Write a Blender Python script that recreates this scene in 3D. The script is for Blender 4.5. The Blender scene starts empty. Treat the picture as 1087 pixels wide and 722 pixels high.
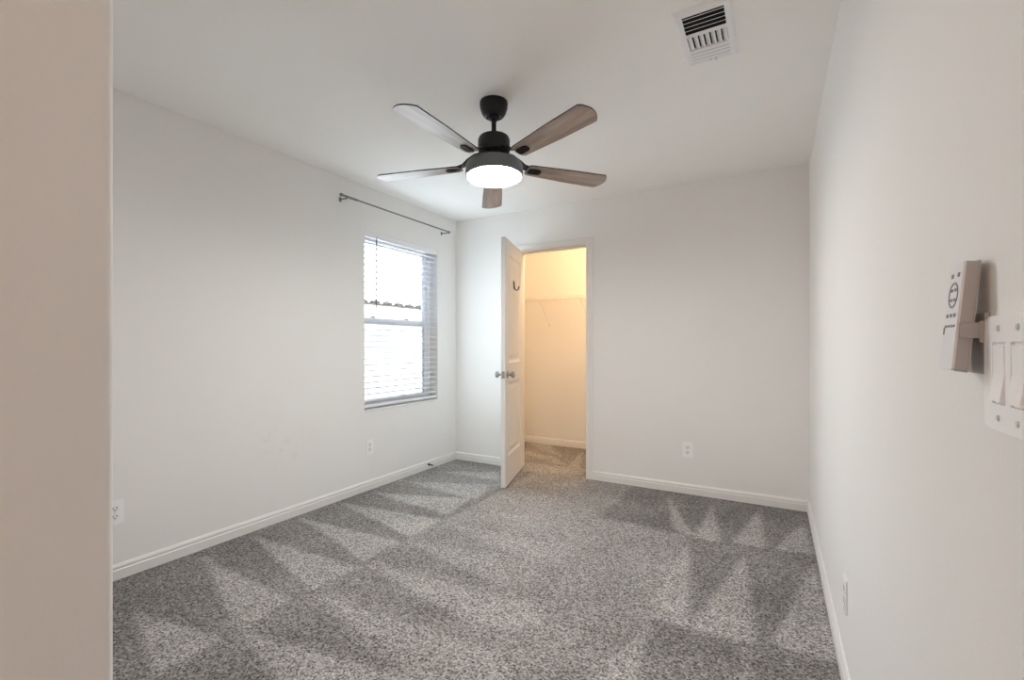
import bpy, bmesh, math, random
import numpy as np
from mathutils import Vector, Matrix

random.seed(4)
C = bpy.context.scene.collection
PI = math.pi
R = math.radians

# ------------------------------------------------------------------ camera, light, exposure
XL, XR, YB, ZC = -2.842, 0.217, 3.8265, 2.44       # left wall, right wall, back wall, ceiling
HALLX, FRONTY = -0.80, 0.285                       # hall wall and its outside corner
CB = 4.925                                         # closet back wall
OT = 0.11                                          # thickness of the closet partition

cam = bpy.data.cameras.new('camera')
cam_o = bpy.data.objects.new('camera', cam); C.objects.link(cam_o)
cam.sensor_fit = 'HORIZONTAL'; cam.sensor_width = 36.0
cam.lens = 36.0 * 488.08 / 1087.0
cam.shift_y = 6.2 / 1087.0
cam.clip_start = 0.02
cam_o.location = (0, 0, 1.16207)
cam_o.rotation_euler = (R(90), 0, 0.51739)
bpy.context.scene.camera = cam_o

sc = bpy.context.scene
sc.view_settings.view_transform = 'Standard'
sc.view_settings.look = 'None'
sc.view_settings.gamma = 1.0
sc.view_settings.use_curve_mapping = False
sc.view_settings.exposure = 0.9
sc.cycles.use_denoising = True
sc.cycles.max_bounces = 14
sc.cycles.diffuse_bounces = 10
sc.cycles.transparent_max_bounces = 24
sc.cycles.sample_clamp_indirect = 6.0
sc.cycles.caustics_reflective = False
sc.cycles.caustics_refractive = False

world = bpy.data.worlds.new('sky'); sc.world = world
world.use_nodes = True
wn = world.node_tree.nodes; wl = world.node_tree.links
wbg = wn['Background']
sky = wn.new('ShaderNodeTexSky'); sky.sky_type = 'NISHITA'; sky.sun_disc = False
sky.sun_elevation = R(52); sky.sun_rotation = R(80); sky.air_density = 1.0; sky.dust_density = 2.5
wl.new(sky.outputs['Color'], wbg.inputs['Color'])
wbg.inputs['Strength'].default_value = 1.05

def lamp(name, kind, loc, power, col, **kw):
    l = bpy.data.lights.new(name, kind); l.energy = power; l.color = col
    for k, v in kw.items(): setattr(l, k, v)
    o = bpy.data.objects.new(name, l); C.objects.link(o); o.location = loc
    return o
sun = lamp('sun', 'SUN', (4, 2, 9), 4.4, (0.96, 0.98, 1.0), angle=R(0.6))
sun.rotation_euler = Vector((-0.46, 0.30, -0.95)).to_track_quat('-Z', 'Y').to_euler()
# added fill on the room side of the blind, standing in for window daylight
day_fill = lamp('window_fill', 'AREA', (XL + 0.012, 3.07, 1.36), 5.7, (0.79, 0.93, 1.0), shape='RECTANGLE', size=0.90, size_y=1.42)
day_fill.rotation_euler = (R(90), 0, R(-90))
hall = lamp('hall_fill', 'AREA', (-0.30, -1.47, 1.30), 3.4, (1.0, 0.59, 0.41), shape='RECTANGLE', size=0.8, size_y=2.0)  # added warm fill before the closed hall end
hall.rotation_euler = (R(90), 0, R(180))
closet = lamp('closet_ceiling_lamp', 'POINT', (-1.45, 4.08, 2.31), 10.6, (1.0, 0.64, 0.33), shadow_soft_size=0.035)
FAN_LENS = 61.0

# ------------------------------------------------------------------ materials
def srgb(r, g, b):
    f = lambda c: (c / 255 / 12.92) if c / 255 <= 0.04045 else ((c / 255 + 0.055) / 1.055) ** 2.4
    return (f(r), f(g), f(b), 1)

def mat(name, col, rough=0.5, metal=0.0, bump=0.0, bscale=200.0, var=0.0, vscale=6.0, emit=None, spec=0.5, bdist=0.002):
    m = bpy.data.materials.new(name); m.use_nodes = True
    n, l = m.node_tree.nodes, m.node_tree.links
    b = n['Principled BSDF']
    b.inputs['Base Color'].default_value = col if len(col) == 4 else (*col, 1)
    b.inputs['Roughness'].default_value = rough; b.inputs['Metallic'].default_value = metal
    b.inputs['Specular IOR Level'].default_value = spec
    tc = n.new('ShaderNodeTexCoord')
    if var:
        no = n.new('ShaderNodeTexNoise'); no.inputs['Scale'].default_value = vscale; no.inputs['Detail'].default_value = 4
        l.new(tc.outputs['Object'], no.inputs['Vector'])
        mr = n.new('ShaderNodeMapRange'); mr.inputs['To Min'].default_value = 1 - var; mr.inputs['To Max'].default_value = 1 + var
        l.new(no.outputs['Fac'], mr.inputs['Value'])
        hs = n.new('ShaderNodeHueSaturation'); hs.inputs['Color'].default_value = b.inputs['Base Color'].default_value
        l.new(mr.outputs['Result'], hs.inputs['Value']); l.new(hs.outputs['Color'], b.inputs['Base Color'])
    if bump:
        no = n.new('ShaderNodeTexNoise'); no.inputs['Scale'].default_value = bscale; no.inputs['Detail'].default_value = 3
        l.new(tc.outputs['Object'], no.inputs['Vector'])
        bp = n.new('ShaderNodeBump'); bp.inputs['Strength'].default_value = bump; bp.inputs['Distance'].default_value = bdist
        l.new(no.outputs['Fac'], bp.inputs['Height']); l.new(bp.outputs['Normal'], b.inputs['Normal'])
    if emit:
        b.inputs['Emission Color'].default_value = (*emit[0], 1); b.inputs['Emission Strength'].default_value = emit[1]
    return m

M = {}
M['wall'] = mat('wall_paint', (0.86, 0.85, 0.832), 0.75, bump=0.12, bscale=140, var=0.015, vscale=3, spec=0.25)
M['ceiling'] = mat('ceiling_paint', (0.94, 0.935, 0.92), 0.85, bump=0.18, bscale=110, var=0.01, spec=0.2)
M['trim'] = mat('trim_paint', (0.82, 0.81, 0.79), 0.42, var=0.01)
M['door'] = mat('door_paint', (0.80, 0.785, 0.765), 0.45, bump=0.05, bscale=260, var=0.01)
M['plate'] = mat('white_plastic', (0.93, 0.93, 0.935), 0.35)
M['plate2'] = mat('white_device_plastic', (0.84, 0.84, 0.85), 0.4)
M['slot'] = mat('dark_slot', (0.03, 0.03, 0.032), 0.6)
M['screw'] = mat('painted_screw', (0.62, 0.62, 0.62), 0.4)
M['vinyl'] = mat('white_vinyl', (0.84, 0.85, 0.86), 0.4)
M['slat'] = mat('blind_slat', (0.88, 0.88, 0.885), 0.45)
M['cord'] = mat('blind_cord', (0.75, 0.75, 0.75), 0.8)
M['wand'] = mat('wand_plastic', (0.16, 0.16, 0.17), 0.3)
M['nickel'] = mat('brushed_nickel', (0.46, 0.45, 0.43), 0.3, metal=1.0)
M['rod'] = mat('pewter_metal', (0.20, 0.20, 0.20), 0.38, metal=0.8)
M['black'] = mat('black_metal', (0.009, 0.009, 0.0105), 0.46, var=0.05, spec=0.35)
M['drum'] = mat('graphite_metal', (0.15, 0.168, 0.182), 0.5)
M['edge'] = mat('black_blade_edge', (0.012, 0.011, 0.011), 0.5)
M['lens'] = mat('opal_lens', (0.9, 0.9, 0.9), 0.4, emit=((1.0, 0.985, 0.96), FAN_LENS))
M['vent'] = mat('vent_enamel', (0.88, 0.88, 0.90), 0.5)
M['duct'] = mat('dark_duct', (0.015, 0.015, 0.017), 0.9)
M['remote_gray'] = mat('grey_remote_plastic', (0.46, 0.445, 0.44), 0.5)
M['remote_white'] = mat('white_remote_face', (0.80, 0.80, 0.82), 0.45)
M['holder'] = mat('grey_holder_plastic', (0.43, 0.415, 0.41), 0.55)
M['print'] = mat('grey_button_print', (0.24, 0.24, 0.24), 0.5)
M['hook'] = mat('dark_hook', (0.13, 0.125, 0.12), 0.4, metal=0.3)
M['wire'] = mat('white_coated_wire', (0.80, 0.78, 0.74), 0.4)
M['rubber'] = mat('white_rubber', (0.75, 0.75, 0.74), 0.7)
M['spring'] = mat('dark_bronze_spring', (0.05, 0.045, 0.04), 0.45, metal=0.6)
M['stucco'] = mat('cream_stucco', (0.80, 0.79, 0.77), 0.9, bump=0.4, bscale=60, var=0.04, bdist=0.01)
M['tile'] = mat('clay_roof_tile', (0.55, 0.50, 0.45), 0.85, var=0.18, vscale=2.5)
M['fascia'] = mat('fascia_paint', (0.62, 0.62, 0.62), 0.7)
M['gravel'] = mat('gravel', (0.68, 0.66, 0.63), 0.95, bump=0.6, bscale=40, var=0.2, vscale=30, bdist=0.02)

# wall paint of the left wall: same paint with faint scuffs low on the wall
def scuffed_wall():
    m = M['wall'].copy(); m.name = 'wall_paint_scuffed'
    n, l = m.node_tree.nodes, m.node_tree.links
    b = n['Principled BSDF']; src = b.inputs['Base Color'].links[0].from_socket
    tc = n.new('ShaderNodeTexCoord')
    mp = n.new('ShaderNodeMapping'); mp.inputs['Location'].default_value = (0, -1.93 / 0.33, -0.50 / 0.20); mp.inputs['Scale'].default_value = (0.2, 1 / 0.33, 1 / 0.20)
    l.new(tc.outputs['Object'], mp.inputs['Vector'])
    g = n.new('ShaderNodeTexGradient'); g.gradient_type = 'SPHERICAL'; l.new(mp.outputs['Vector'], g.inputs['Vector'])
    no = n.new('ShaderNodeTexNoise'); no.inputs['Scale'].default_value = 15; no.inputs['Detail'].default_value = 5; no.inputs['Distortion'].default_value = 1.2
    l.new(tc.outputs['Object'], no.inputs['Vector'])
    cr = n.new('ShaderNodeValToRGB'); cr.color_ramp.elements[0].position = 0.52; cr.color_ramp.elements[1].position = 0.68
    l.new(no.outputs['Fac'], cr.inputs['Fac'])
    mu = n.new('ShaderNodeMath'); mu.operation = 'MULTIPLY'; l.new(g.outputs['Fac'], mu.inputs[0]); l.new(cr.outputs['Color'], mu.inputs[1])
    m2 = n.new('ShaderNodeMath'); m2.operation = 'MULTIPLY'; m2.inputs[1].default_value = 0.30; l.new(mu.outputs[0], m2.inputs[0])
    mx = n.new('ShaderNodeMixRGB'); l.new(m2.outputs[0], mx.inputs['Fac']); l.new(src, mx.inputs['Color1']); mx.inputs['Color2'].default_value = (0.42, 0.40, 0.36, 1)
    l.new(mx.outputs['Color'], b.inputs['Base Color'])
    return m
M['wall_left'] = scuffed_wall()

def glass_mat():
    m = bpy.data.materials.new('window_glass'); m.use_nodes = True
    n, l = m.node_tree.nodes, m.node_tree.links
    n.remove(n['Principled BSDF'])
    t = n.new('ShaderNodeBsdfTransparent'); t.inputs['Color'].default_value = (0.95, 0.97, 0.97, 1)
    g = n.new('ShaderNodeBsdfGlossy'); g.inputs['Roughness'].default_value = 0.02
    f = n.new('ShaderNodeFresnel'); f.inputs['IOR'].default_value = 1.3
    mx = n.new('ShaderNodeMixShader')
    l.new(f.outputs[0], mx.inputs[0]); l.new(t.outputs[0], mx.inputs[1]); l.new(g.outputs[0], mx.inputs[2])
    l.new(mx.outputs[0], n['Material Output'].inputs['Surface'])
    return m
M['glass'] = glass_mat()

def screen_mat():
    m = bpy.data.materials.new('insect_mesh'); m.use_nodes = True
    n, l = m.node_tree.nodes, m.node_tree.links
    n.remove(n['Principled BSDF'])
    t = n.new('ShaderNodeBsdfTransparent')
    d = n.new('ShaderNodeBsdfDiffuse'); d.inputs['Color'].default_value = (0.10, 0.11, 0.12, 1)
    mx = n.new('ShaderNodeMixShader'); mx.inputs[0].default_value = 0.42
    l.new(t.outputs[0], mx.inputs[1]); l.new(d.outputs[0], mx.inputs[2])
    l.new(mx.outputs[0], n['Material Output'].inputs['Surface'])
    return m
M['screen'] = screen_mat()

def wood_mat():
    m = bpy.data.materials.new('grey_oak_laminate'); m.use_nodes = True
    n, l = m.node_tree.nodes, m.node_tree.links
    b = n['Principled BSDF']; b.inputs['Roughness'].default_value = 0.36; b.inputs['Specular IOR Level'].default_value = 0.5
    tc = n.new('ShaderNodeTexCoord')
    oi = n.new('ShaderNodeObjectInfo')
    ad = n.new('ShaderNodeVectorMath'); ad.operation = 'ADD'
    sc_ = n.new('ShaderNodeVectorMath'); sc_.operation = 'SCALE'; sc_.inputs['Scale'].default_value = 7.0
    l.new(oi.outputs['Location'], sc_.inputs[0])
    l.new(tc.outputs['Object'], ad.inputs[0]); l.new(sc_.outputs[0], ad.inputs[1])
    mp = n.new('ShaderNodeMapping'); mp.inputs['Scale'].default_value = (2.2, 26, 26); l.new(ad.outputs[0], mp.inputs['Vector'])
    no = n.new('ShaderNodeTexNoise'); no.inputs['Scale'].default_value = 1.6; no.inputs['Detail'].default_value = 7; no.inputs['Roughness'].default_value = 0.62; no.inputs['Distortion'].default_value = 0.5
    l.new(mp.outputs[0], no.inputs['Vector'])
    cr = n.new('ShaderNodeValToRGB'); e = cr.color_ramp.elements
    e[0].position = 0.28; e[0].color = (0.24, 0.185, 0.155, 1); e[1].position = 0.72; e[1].color = (0.50, 0.41, 0.355, 1)
    x = e.new(0.5); x.color = (0.36, 0.288, 0.245, 1)
    l.new(no.outputs['Fac'], cr.inputs['Fac']); l.new(cr.outputs['Color'], b.inputs['Base Color'])
    return m
M['wood'] = wood_mat()

def carpet_mat():
    m = bpy.data.materials.new('speckled_carpet'); m.use_nodes = True
    n, l = m.node_tree.nodes, m.node_tree.links
    b = n['Principled BSDF']; b.inputs['Roughness'].default_value = 0.95; b.inputs['Specular IOR Level'].default_value = 0.1
    tc = n.new('ShaderNodeTexCoord')
    at = n.new('ShaderNodeAttribute'); at.attribute_name = 'pile'
    def noise(scale, detail=2, rough=0.5):
        k = n.new('ShaderNodeTexNoise'); k.inputs['Scale'].default_value = scale; k.inputs['Detail'].default_value = detail; k.inputs['Roughness'].default_value = rough
        l.new(tc.outputs['Object'], k.inputs['Vector']); return k
    tuft = noise(115, 3, 0.65); broad = noise(2.3, 3); fleck = noise(52, 2)
    rp = n.new('ShaderNodeMapRange'); rp.inputs['From Min'].default_value = 0.37; rp.inputs['From Max'].default_value = 0.63
    rp.inputs['To Min'].default_value = 0.12; rp.inputs['To Max'].default_value = 1.95
    vo = n.new('ShaderNodeTexVoronoi'); vo.inputs['Scale'].default_value = 135; l.new(tc.outputs['Object'], vo.inputs['Vector'])
    sp = n.new('ShaderNodeSeparateColor'); l.new(vo.outputs['Color'], sp.inputs['Color'])
    cm = n.new('ShaderNodeMapRange'); cm.inputs['To Min'].default_value = 0.36; cm.inputs['To Max'].default_value = 0.64; l.new(sp.outputs[0], cm.inputs['Value'])
    av = n.new('ShaderNodeMix'); av.inputs[0].default_value = 0.55; l.new(tuft.outputs['Fac'], av.inputs[2]); l.new(cm.outputs[0], av.inputs[3])
    l.new(av.outputs[0], rp.inputs['Value'])
    rb = n.new('ShaderNodeMapRange'); rb.inputs['From Min'].default_value = 0.3; rb.inputs['From Max'].default_value = 0.7
    rb.inputs['To Min'].default_value = -0.12; rb.inputs['To Max'].default_value = 0.12
    l.new(broad.outputs['Fac'], rb.inputs['Value'])
    s = n.new('ShaderNodeMath'); s.operation = 'ADD'; s.use_clamp = True
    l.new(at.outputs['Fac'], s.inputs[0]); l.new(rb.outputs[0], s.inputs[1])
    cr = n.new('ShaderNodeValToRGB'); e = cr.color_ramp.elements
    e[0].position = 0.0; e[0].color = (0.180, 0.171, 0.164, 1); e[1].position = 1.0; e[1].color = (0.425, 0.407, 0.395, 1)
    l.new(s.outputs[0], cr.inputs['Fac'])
    hs = n.new('ShaderNodeHueSaturation'); l.new(cr.outputs['Color'], hs.inputs['Color']); l.new(rp.outputs[0], hs.inputs['Value'])
    # warm and cool flecks of the yarn
    rf = n.new('ShaderNodeMapRange'); rf.inputs['From Min'].default_value = 0.45; rf.inputs['From Max'].default_value = 0.7; rf.inputs['To Max'].default_value = 0.45
    l.new(fleck.outputs['Fac'], rf.inputs['Value'])
    mx = n.new('ShaderNodeMixRGB'); mx.blend_type = 'MULTIPLY'; l.new(rf.outputs[0], mx.inputs['Fac']); l.new(hs.outputs['Color'], mx.inputs['Color1'])
    mx.inputs['Color2'].default_value = (0.86, 0.80, 0.76, 1)
    l.new(mx.outputs['Color'], b.inputs['Base Color'])
    bp = n.new('ShaderNodeBump'); bp.inputs['Strength'].default_value = 0.9; bp.inputs['Distance'].default_value = 0.007
    l.new(tuft.outputs['Fac'], bp.inputs['Height']); l.new(bp.outputs['Normal'], b.inputs['Normal'])
    return m
M['carpet'] = carpet_mat()

# ------------------------------------------------------------------ mesh helpers
def obj(name, bm, m, parent=None, smooth=False, loc=None):
    bmesh.ops.recalc_face_normals(bm, faces=bm.faces[:])
    me = bpy.data.meshes.new(name); bm.to_mesh(me); bm.free()
    for x in (m if isinstance(m, (list, tuple)) else [m]): me.materials.append(M[x])
    if smooth:
        for p in me.polygons: p.use_smooth = True
        me.set_sharp_from_angle(angle=R(38))
    o = bpy.data.objects.new(name, me); C.objects.link(o)
    if loc is not None: o.location = loc
    if parent is not None: o.parent = parent
    return o
def tag(o, label, cat, group=None, kind=None):
    o['label'] = label; o['category'] = cat
    if group: o['group'] = group
    if kind: o['kind'] = kind
    return o
def thing(name, label, cat, loc=(0, 0, 0), rot=(0, 0, 0), group=None):
    o = bpy.data.objects.new(name, None); C.objects.link(o); o.empty_display_size = 0.1
    o.location = loc; o.rotation_euler = rot
    return tag(o, label, cat, group)
def box(bm, x0, x1, y0, y1, z0, z1, bev=0.0, seg=2, mi=0):
    t = bmesh.new()
    bmesh.ops.create_cube(t, size=1.0)
    for v in t.verts:
        v.co = Vector(((x0 + x1) / 2 + v.co.x * (x1 - x0), (y0 + y1) / 2 + v.co.y * (y1 - y0), (z0 + z1) / 2 + v.co.z * (z1 - z0)))
    if bev: bmesh.ops.bevel(t, geom=t.edges[:], offset=bev, segments=seg, affect='EDGES', profile=0.5)
    for f in t.faces: f.material_index = mi
    merge(bm, t)
def merge(bm, t, mtx=None):
    if mtx is not None: t.transform(mtx)
    me = bpy.data.meshes.new('tmp'); t.to_mesh(me); t.free(); bm.from_mesh(me); bpy.data.meshes.remove(me)
def lathe(bm, prof, n=40, mtx=None, mi=0):
    """prof: list of (radius, z); revolved about Z"""
    t = bmesh.new(); rings = []
    for r, z in prof:
        if r < 1e-6: rings.append([t.verts.new((0, 0, z))])
        else: rings.append([t.verts.new((r * math.cos(2 * PI * k / n), r * math.sin(2 * PI * k / n), z)) for k in range(n)])
    for a, b in zip(rings, rings[1:]):
        for k in range(n):
            k2 = (k + 1) % n
            if len(a) == 1 and len(b) == 1: continue
            if len(a) == 1: t.faces.new((a[0], b[k], b[k2]))
            elif len(b) == 1: t.faces.new((a[k], a[k2], b[0]))
            else: t.faces.new((a[k], a[k2], b[k2], b[k]))
    for f in t.faces: f.material_index = mi
    merge(bm, t, mtx)
def tube(bm, pts, r, n=8, mi=0):
    pts = [Vector(p) for p in pts]
    rs = r if isinstance(r, (list, tuple)) else [r] * len(pts)
    t = bmesh.new(); rings = []; up = None
    for i, p in enumerate(pts):
        d = (pts[min(i + 1, len(pts) - 1)] - pts[max(i - 1, 0)]).normalized()
        if up is None: up = Vector((0, 0, 1)) if abs(d.z) < 0.9 else Vector((1, 0, 0))
        s = d.cross(up).normalized(); up = s.cross(d).normalized()
        rings.append([t.verts.new(p + (s * math.cos(2 * PI * k / n) + up * math.sin(2 * PI * k / n)) * rs[i]) for k in range(n)])
    for a, b in zip(rings, rings[1:]):
        for k in range(n): t.faces.new((a[k], a[(k + 1) % n], b[(k + 1) % n], b[k]))
    t.faces.new(rings[0]); t.faces.new(rings[-1])
    for f in t.faces: f.material_index = mi
    merge(bm, t)
def sweep(bm, path, prof, up=Vector((0, 0, 1)), flip=1):
    """profile (a, b): a outwards from the path (to its right * flip), b along up; mitred corners"""
    path = [Vector(p) for p in path]; t = bmesh.new(); rings = []
    for i, p in enumerate(path):
        d0 = (p - path[i - 1]).normalized() if i else None
        d1 = (path[i + 1] - p).normalized() if i < len(path) - 1 else None
        n0 = d0.cross(up).normalized() * flip if d0 else None
        n1 = d1.cross(up).normalized() * flip if d1 else None
        if n0 is None: nn = n1
        elif n1 is None: nn = n0
        else:
            nn = (n0 + n1).normalized(); nn = nn / max(0.2, nn.dot(n0))
        rings.append([t.verts.new(p + nn * a + up * b) for a, b in prof])
    for a, b in zip(rings, rings[1:]):
        k = len(prof)
        for j in range(k): t.faces.new((a[j], a[(j + 1) % k], b[(j + 1) % k], b[j]))
    t.faces.new(rings[0]); t.faces.new(list(reversed(rings[-1])))
    merge(bm, t)
def prism(bm, pts2, z0, z1, mtx=None, mi_cap=0, mi_side=0, bev=0):
    t = bmesh.new()
    a = [t.verts.new((x, y, z0)) for x, y in pts2]; b = [t.verts.new((x, y, z1)) for x, y in pts2]
    f = t.faces.new(a); f.material_index = mi_cap
    f = t.faces.new(list(reversed(b))); f.material_index = mi_cap
    k = len(pts2)
    for j in range(k):
        f = t.faces.new((a[j], a[(j + 1) % k], b[(j + 1) % k], b[j])); f.material_index = mi_side
    merge(bm, t, mtx)
def slab_with_holes(axis, c0, c1, us, vs, holes):
    """a wall between c0 and c1 along axis ('x' or 'y'), cells us x vs (v = z), minus the cells in holes; one welded mesh"""
    bm = bmesh.new(); V = {}
    def P(c, u, v):
        k = (c, u, v)
        if k not in V: V[k] = bm.verts.new((c, u, v) if axis == 'x' else ((u, c, v) if axis == 'y' else (u, v, c)))
        return V[k]
    solid = {(i, j) for i in range(len(us) - 1) for j in range(len(vs) - 1)} - set(holes)
    for i, j in solid:
        u0, u1, v0, v1 = us[i], us[i + 1], vs[j], vs[j + 1]
        for c in (c0, c1): bm.faces.new((P(c, u0, v0), P(c, u1, v0), P(c, u1, v1), P(c, u0, v1)))
        for di, dj, (ua, va), (ub, vb) in ((-1, 0, (u0, v0), (u0, v1)), (1, 0, (u1, v0), (u1, v1)), (0, -1, (u0, v0), (u1, v0)), (0, 1, (u0, v1), (u1, v1))):
            if (i + di, j + dj) not in solid:
                bm.faces.new((P(c0, ua, va), P(c0, ub, vb), P(c1, ub, vb), P(c1, ua, va)))
    return bm
def rrect(x0, x1, y0, y1, r, n=5):
    pts = []
    for cx, cy, a in ((x1 - r, y1 - r, 0), (x0 + r, y1 - r, 90), (x0 + r, y0 + r, 180), (x1 - r, y0 + r, 270)):
        for k in range(n + 1):
            t = R(a + 90 * k / n); pts.append((cx + r * math.cos(t), cy + r * math.sin(t)))
    return pts
def copy_tree(o, parent=None):
    c = o.copy(); C.objects.link(c)
    if parent is not None: c.parent = parent
    for ch in list(o.children):
        copy_tree(ch, c)
    return c
S = 'structure'

# ------------------------------------------------------------------ room shell
WY0, WY1, WZ0, WZ1 = 2.611, 3.530, 0.632, 2.095                  # window opening
DX0, DX1, DZ1 = -2.118, -1.413, 2.066                           # rough opening of the closet door
bm = slab_with_holes('x', XL - 0.17, XL, [-0.0, WY0, WY1, CB + 0.12], [-0.12, WZ0, WZ1, ZC], [(1, 1)])
tag(obj('wall_left', bm, 'wall_left'), 'long off-white left wall with the window in it', 'wall', kind=S)
bm = slab_with_holes('y', YB, YB + OT, [XL, DX0, DX1, XR], [-0.12, DZ1, ZC], [(1, 0)])
tag(obj('wall_back', bm, 'wall'), 'off-white far wall with the closet doorway in it', 'wall', kind=S)
bm = bmesh.new(); box(bm, XR, XR + 0.12, -1.5, CB + 0.12, -0.12, ZC)
tag(obj('wall_right', bm, 'wall'), 'off-white wall running along the right edge with the switches', 'wall', kind=S)
# wall at the left edge of the picture: its end turns the corner with a bullnose bead
bm = bmesh.new(); r = 0.012
pts = [(XL, FRONTY), (XL, FRONTY - 0.115), (HALLX - 0.115, FRONTY - 0.115), (HALLX - 0.115, -1.5), (HALLX, -1.5)]
for k in range(7):
    t = R(90 * k / 6); pts.append((HALLX - r + r * math.cos(t), FRONTY - r + r * math.sin(t)))
prism(bm, pts, -0.12, ZC)
tag(obj('wall_front', bm, 'wall', smooth=True), 'near wall end with rounded corner at left edge of the view', 'wall', kind=S)
bm = bmesh.new(); box(bm, HALLX - 0.115, XR + 0.12, -1.62, -1.5, -0.12, ZC)
tag(obj('wall_hall', bm, 'wall'), 'end wall of the entry hall behind the viewer', 'wall', kind=S)
bm = bmesh.new(); box(bm, XL - 0.17, XR + 0.12, CB, CB + 0.12, -0.12, ZC)
tag(obj('wall_closet_back', bm, 'wall'), 'warmly lit wall at the back of the closet', 'wall', kind=S)
bm = bmesh.new(); box(bm, -0.85, -0.75, YB + OT, CB, -0.12, ZC)
tag(obj('wall_closet_right', bm, 'wall'), 'right side wall inside the closet', 'wall', kind=S)
bm = bmesh.new(); box(bm, XL - 0.17, XR + 0.12, -1.62, CB + 0.12, ZC, ZC + 0.2)
tag(obj('ceiling', bm, 'ceiling'), 'flat off-white ceiling', 'ceiling', kind=S)

# carpet: a fine grid with the lie of the pile (vacuum tracks) as an attribute
def build_floor():
    st = 0.0125
    xs = np.arange(XL - 0.02, XR + 0.02 + st, st); ys = np.arange(-1.52, CB + 0.02 + st, st)
    nx, ny = len(xs), len(ys)
    X, Y = np.meshgrid(xs, ys)
    rng = np.random.default_rng(3)
    def inside(poly):
        res = np.zeros(X.shape, bool); k = len(poly)
        for i in range(k):
            (xa, ya), (xb, yb) = poly[i], poly[(i + 1) % k]
            if ya == yb: continue
            cond = ((ya > Y) != (yb > Y)) & (X < (xb - xa) * (Y - ya) / (yb - ya) + xa)
            res ^= cond
        return res
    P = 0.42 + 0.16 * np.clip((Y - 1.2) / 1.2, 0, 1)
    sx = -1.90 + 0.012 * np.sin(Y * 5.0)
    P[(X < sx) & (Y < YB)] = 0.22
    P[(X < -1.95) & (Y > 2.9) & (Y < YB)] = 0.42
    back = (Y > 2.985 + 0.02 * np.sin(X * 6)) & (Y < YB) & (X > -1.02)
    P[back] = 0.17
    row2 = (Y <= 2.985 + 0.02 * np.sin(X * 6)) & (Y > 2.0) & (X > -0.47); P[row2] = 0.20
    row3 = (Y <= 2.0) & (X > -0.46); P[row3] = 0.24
    P[(Y > YB + 0.05)] = 0.42
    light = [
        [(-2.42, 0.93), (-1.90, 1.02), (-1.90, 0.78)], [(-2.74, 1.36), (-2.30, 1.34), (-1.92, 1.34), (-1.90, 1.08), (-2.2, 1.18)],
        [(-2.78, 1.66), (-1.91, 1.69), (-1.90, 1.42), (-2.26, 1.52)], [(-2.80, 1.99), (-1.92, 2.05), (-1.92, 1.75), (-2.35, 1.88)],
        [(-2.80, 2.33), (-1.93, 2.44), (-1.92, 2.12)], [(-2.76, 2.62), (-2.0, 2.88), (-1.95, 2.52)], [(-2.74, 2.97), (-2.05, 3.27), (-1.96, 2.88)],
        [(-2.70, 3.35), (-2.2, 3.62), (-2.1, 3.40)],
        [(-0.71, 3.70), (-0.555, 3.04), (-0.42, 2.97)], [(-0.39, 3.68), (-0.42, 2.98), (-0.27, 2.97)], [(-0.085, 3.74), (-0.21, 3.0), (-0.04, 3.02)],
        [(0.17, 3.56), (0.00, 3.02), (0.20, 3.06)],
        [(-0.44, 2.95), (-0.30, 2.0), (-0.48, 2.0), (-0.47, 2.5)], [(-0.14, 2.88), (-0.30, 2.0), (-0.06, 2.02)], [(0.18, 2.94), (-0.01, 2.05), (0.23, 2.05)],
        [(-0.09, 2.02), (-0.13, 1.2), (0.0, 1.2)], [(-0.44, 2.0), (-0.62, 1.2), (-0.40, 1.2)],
        [(-2.70, 5.0), (-2.27, 4.90), (-1.93, 4.46), (-2.24, 4.62)], [(-2.50, 4.46), (-2.0, 4.42), (-1.72, 4.13), (-1.86, 4.15)],
        [(-1.85, 4.86), (-1.72, 4.08), (-1.60, 4.12)], [(-2.2, 4.05), (-1.5, 4.12), (-1.5, 3.9), (-2.1, 3.75)],
    ]
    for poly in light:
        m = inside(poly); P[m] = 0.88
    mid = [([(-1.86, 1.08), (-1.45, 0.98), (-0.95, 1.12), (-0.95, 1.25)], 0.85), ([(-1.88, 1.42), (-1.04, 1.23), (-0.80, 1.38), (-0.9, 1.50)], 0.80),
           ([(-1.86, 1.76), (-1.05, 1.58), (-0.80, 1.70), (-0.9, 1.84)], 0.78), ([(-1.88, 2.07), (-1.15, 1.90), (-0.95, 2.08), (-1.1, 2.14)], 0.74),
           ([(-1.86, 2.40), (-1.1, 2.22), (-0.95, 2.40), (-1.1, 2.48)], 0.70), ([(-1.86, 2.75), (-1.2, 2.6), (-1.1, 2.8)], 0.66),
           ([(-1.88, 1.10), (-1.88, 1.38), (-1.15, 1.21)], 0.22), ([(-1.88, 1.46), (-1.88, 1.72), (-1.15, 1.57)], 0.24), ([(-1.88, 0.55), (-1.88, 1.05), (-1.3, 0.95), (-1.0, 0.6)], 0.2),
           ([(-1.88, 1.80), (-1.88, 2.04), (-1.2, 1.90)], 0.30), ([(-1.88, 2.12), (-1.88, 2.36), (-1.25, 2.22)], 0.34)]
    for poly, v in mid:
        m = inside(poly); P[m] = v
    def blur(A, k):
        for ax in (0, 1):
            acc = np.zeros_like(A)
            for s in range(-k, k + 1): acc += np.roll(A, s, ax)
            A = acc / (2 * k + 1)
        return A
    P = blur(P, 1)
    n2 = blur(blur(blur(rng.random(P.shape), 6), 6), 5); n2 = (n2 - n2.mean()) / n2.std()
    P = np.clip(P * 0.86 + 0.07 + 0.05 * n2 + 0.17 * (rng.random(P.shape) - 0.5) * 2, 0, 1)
    Z = np.zeros_like(P)
    co = np.stack([X, Y, Z], -1).reshape(-1, 3).astype(np.float32)
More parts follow.
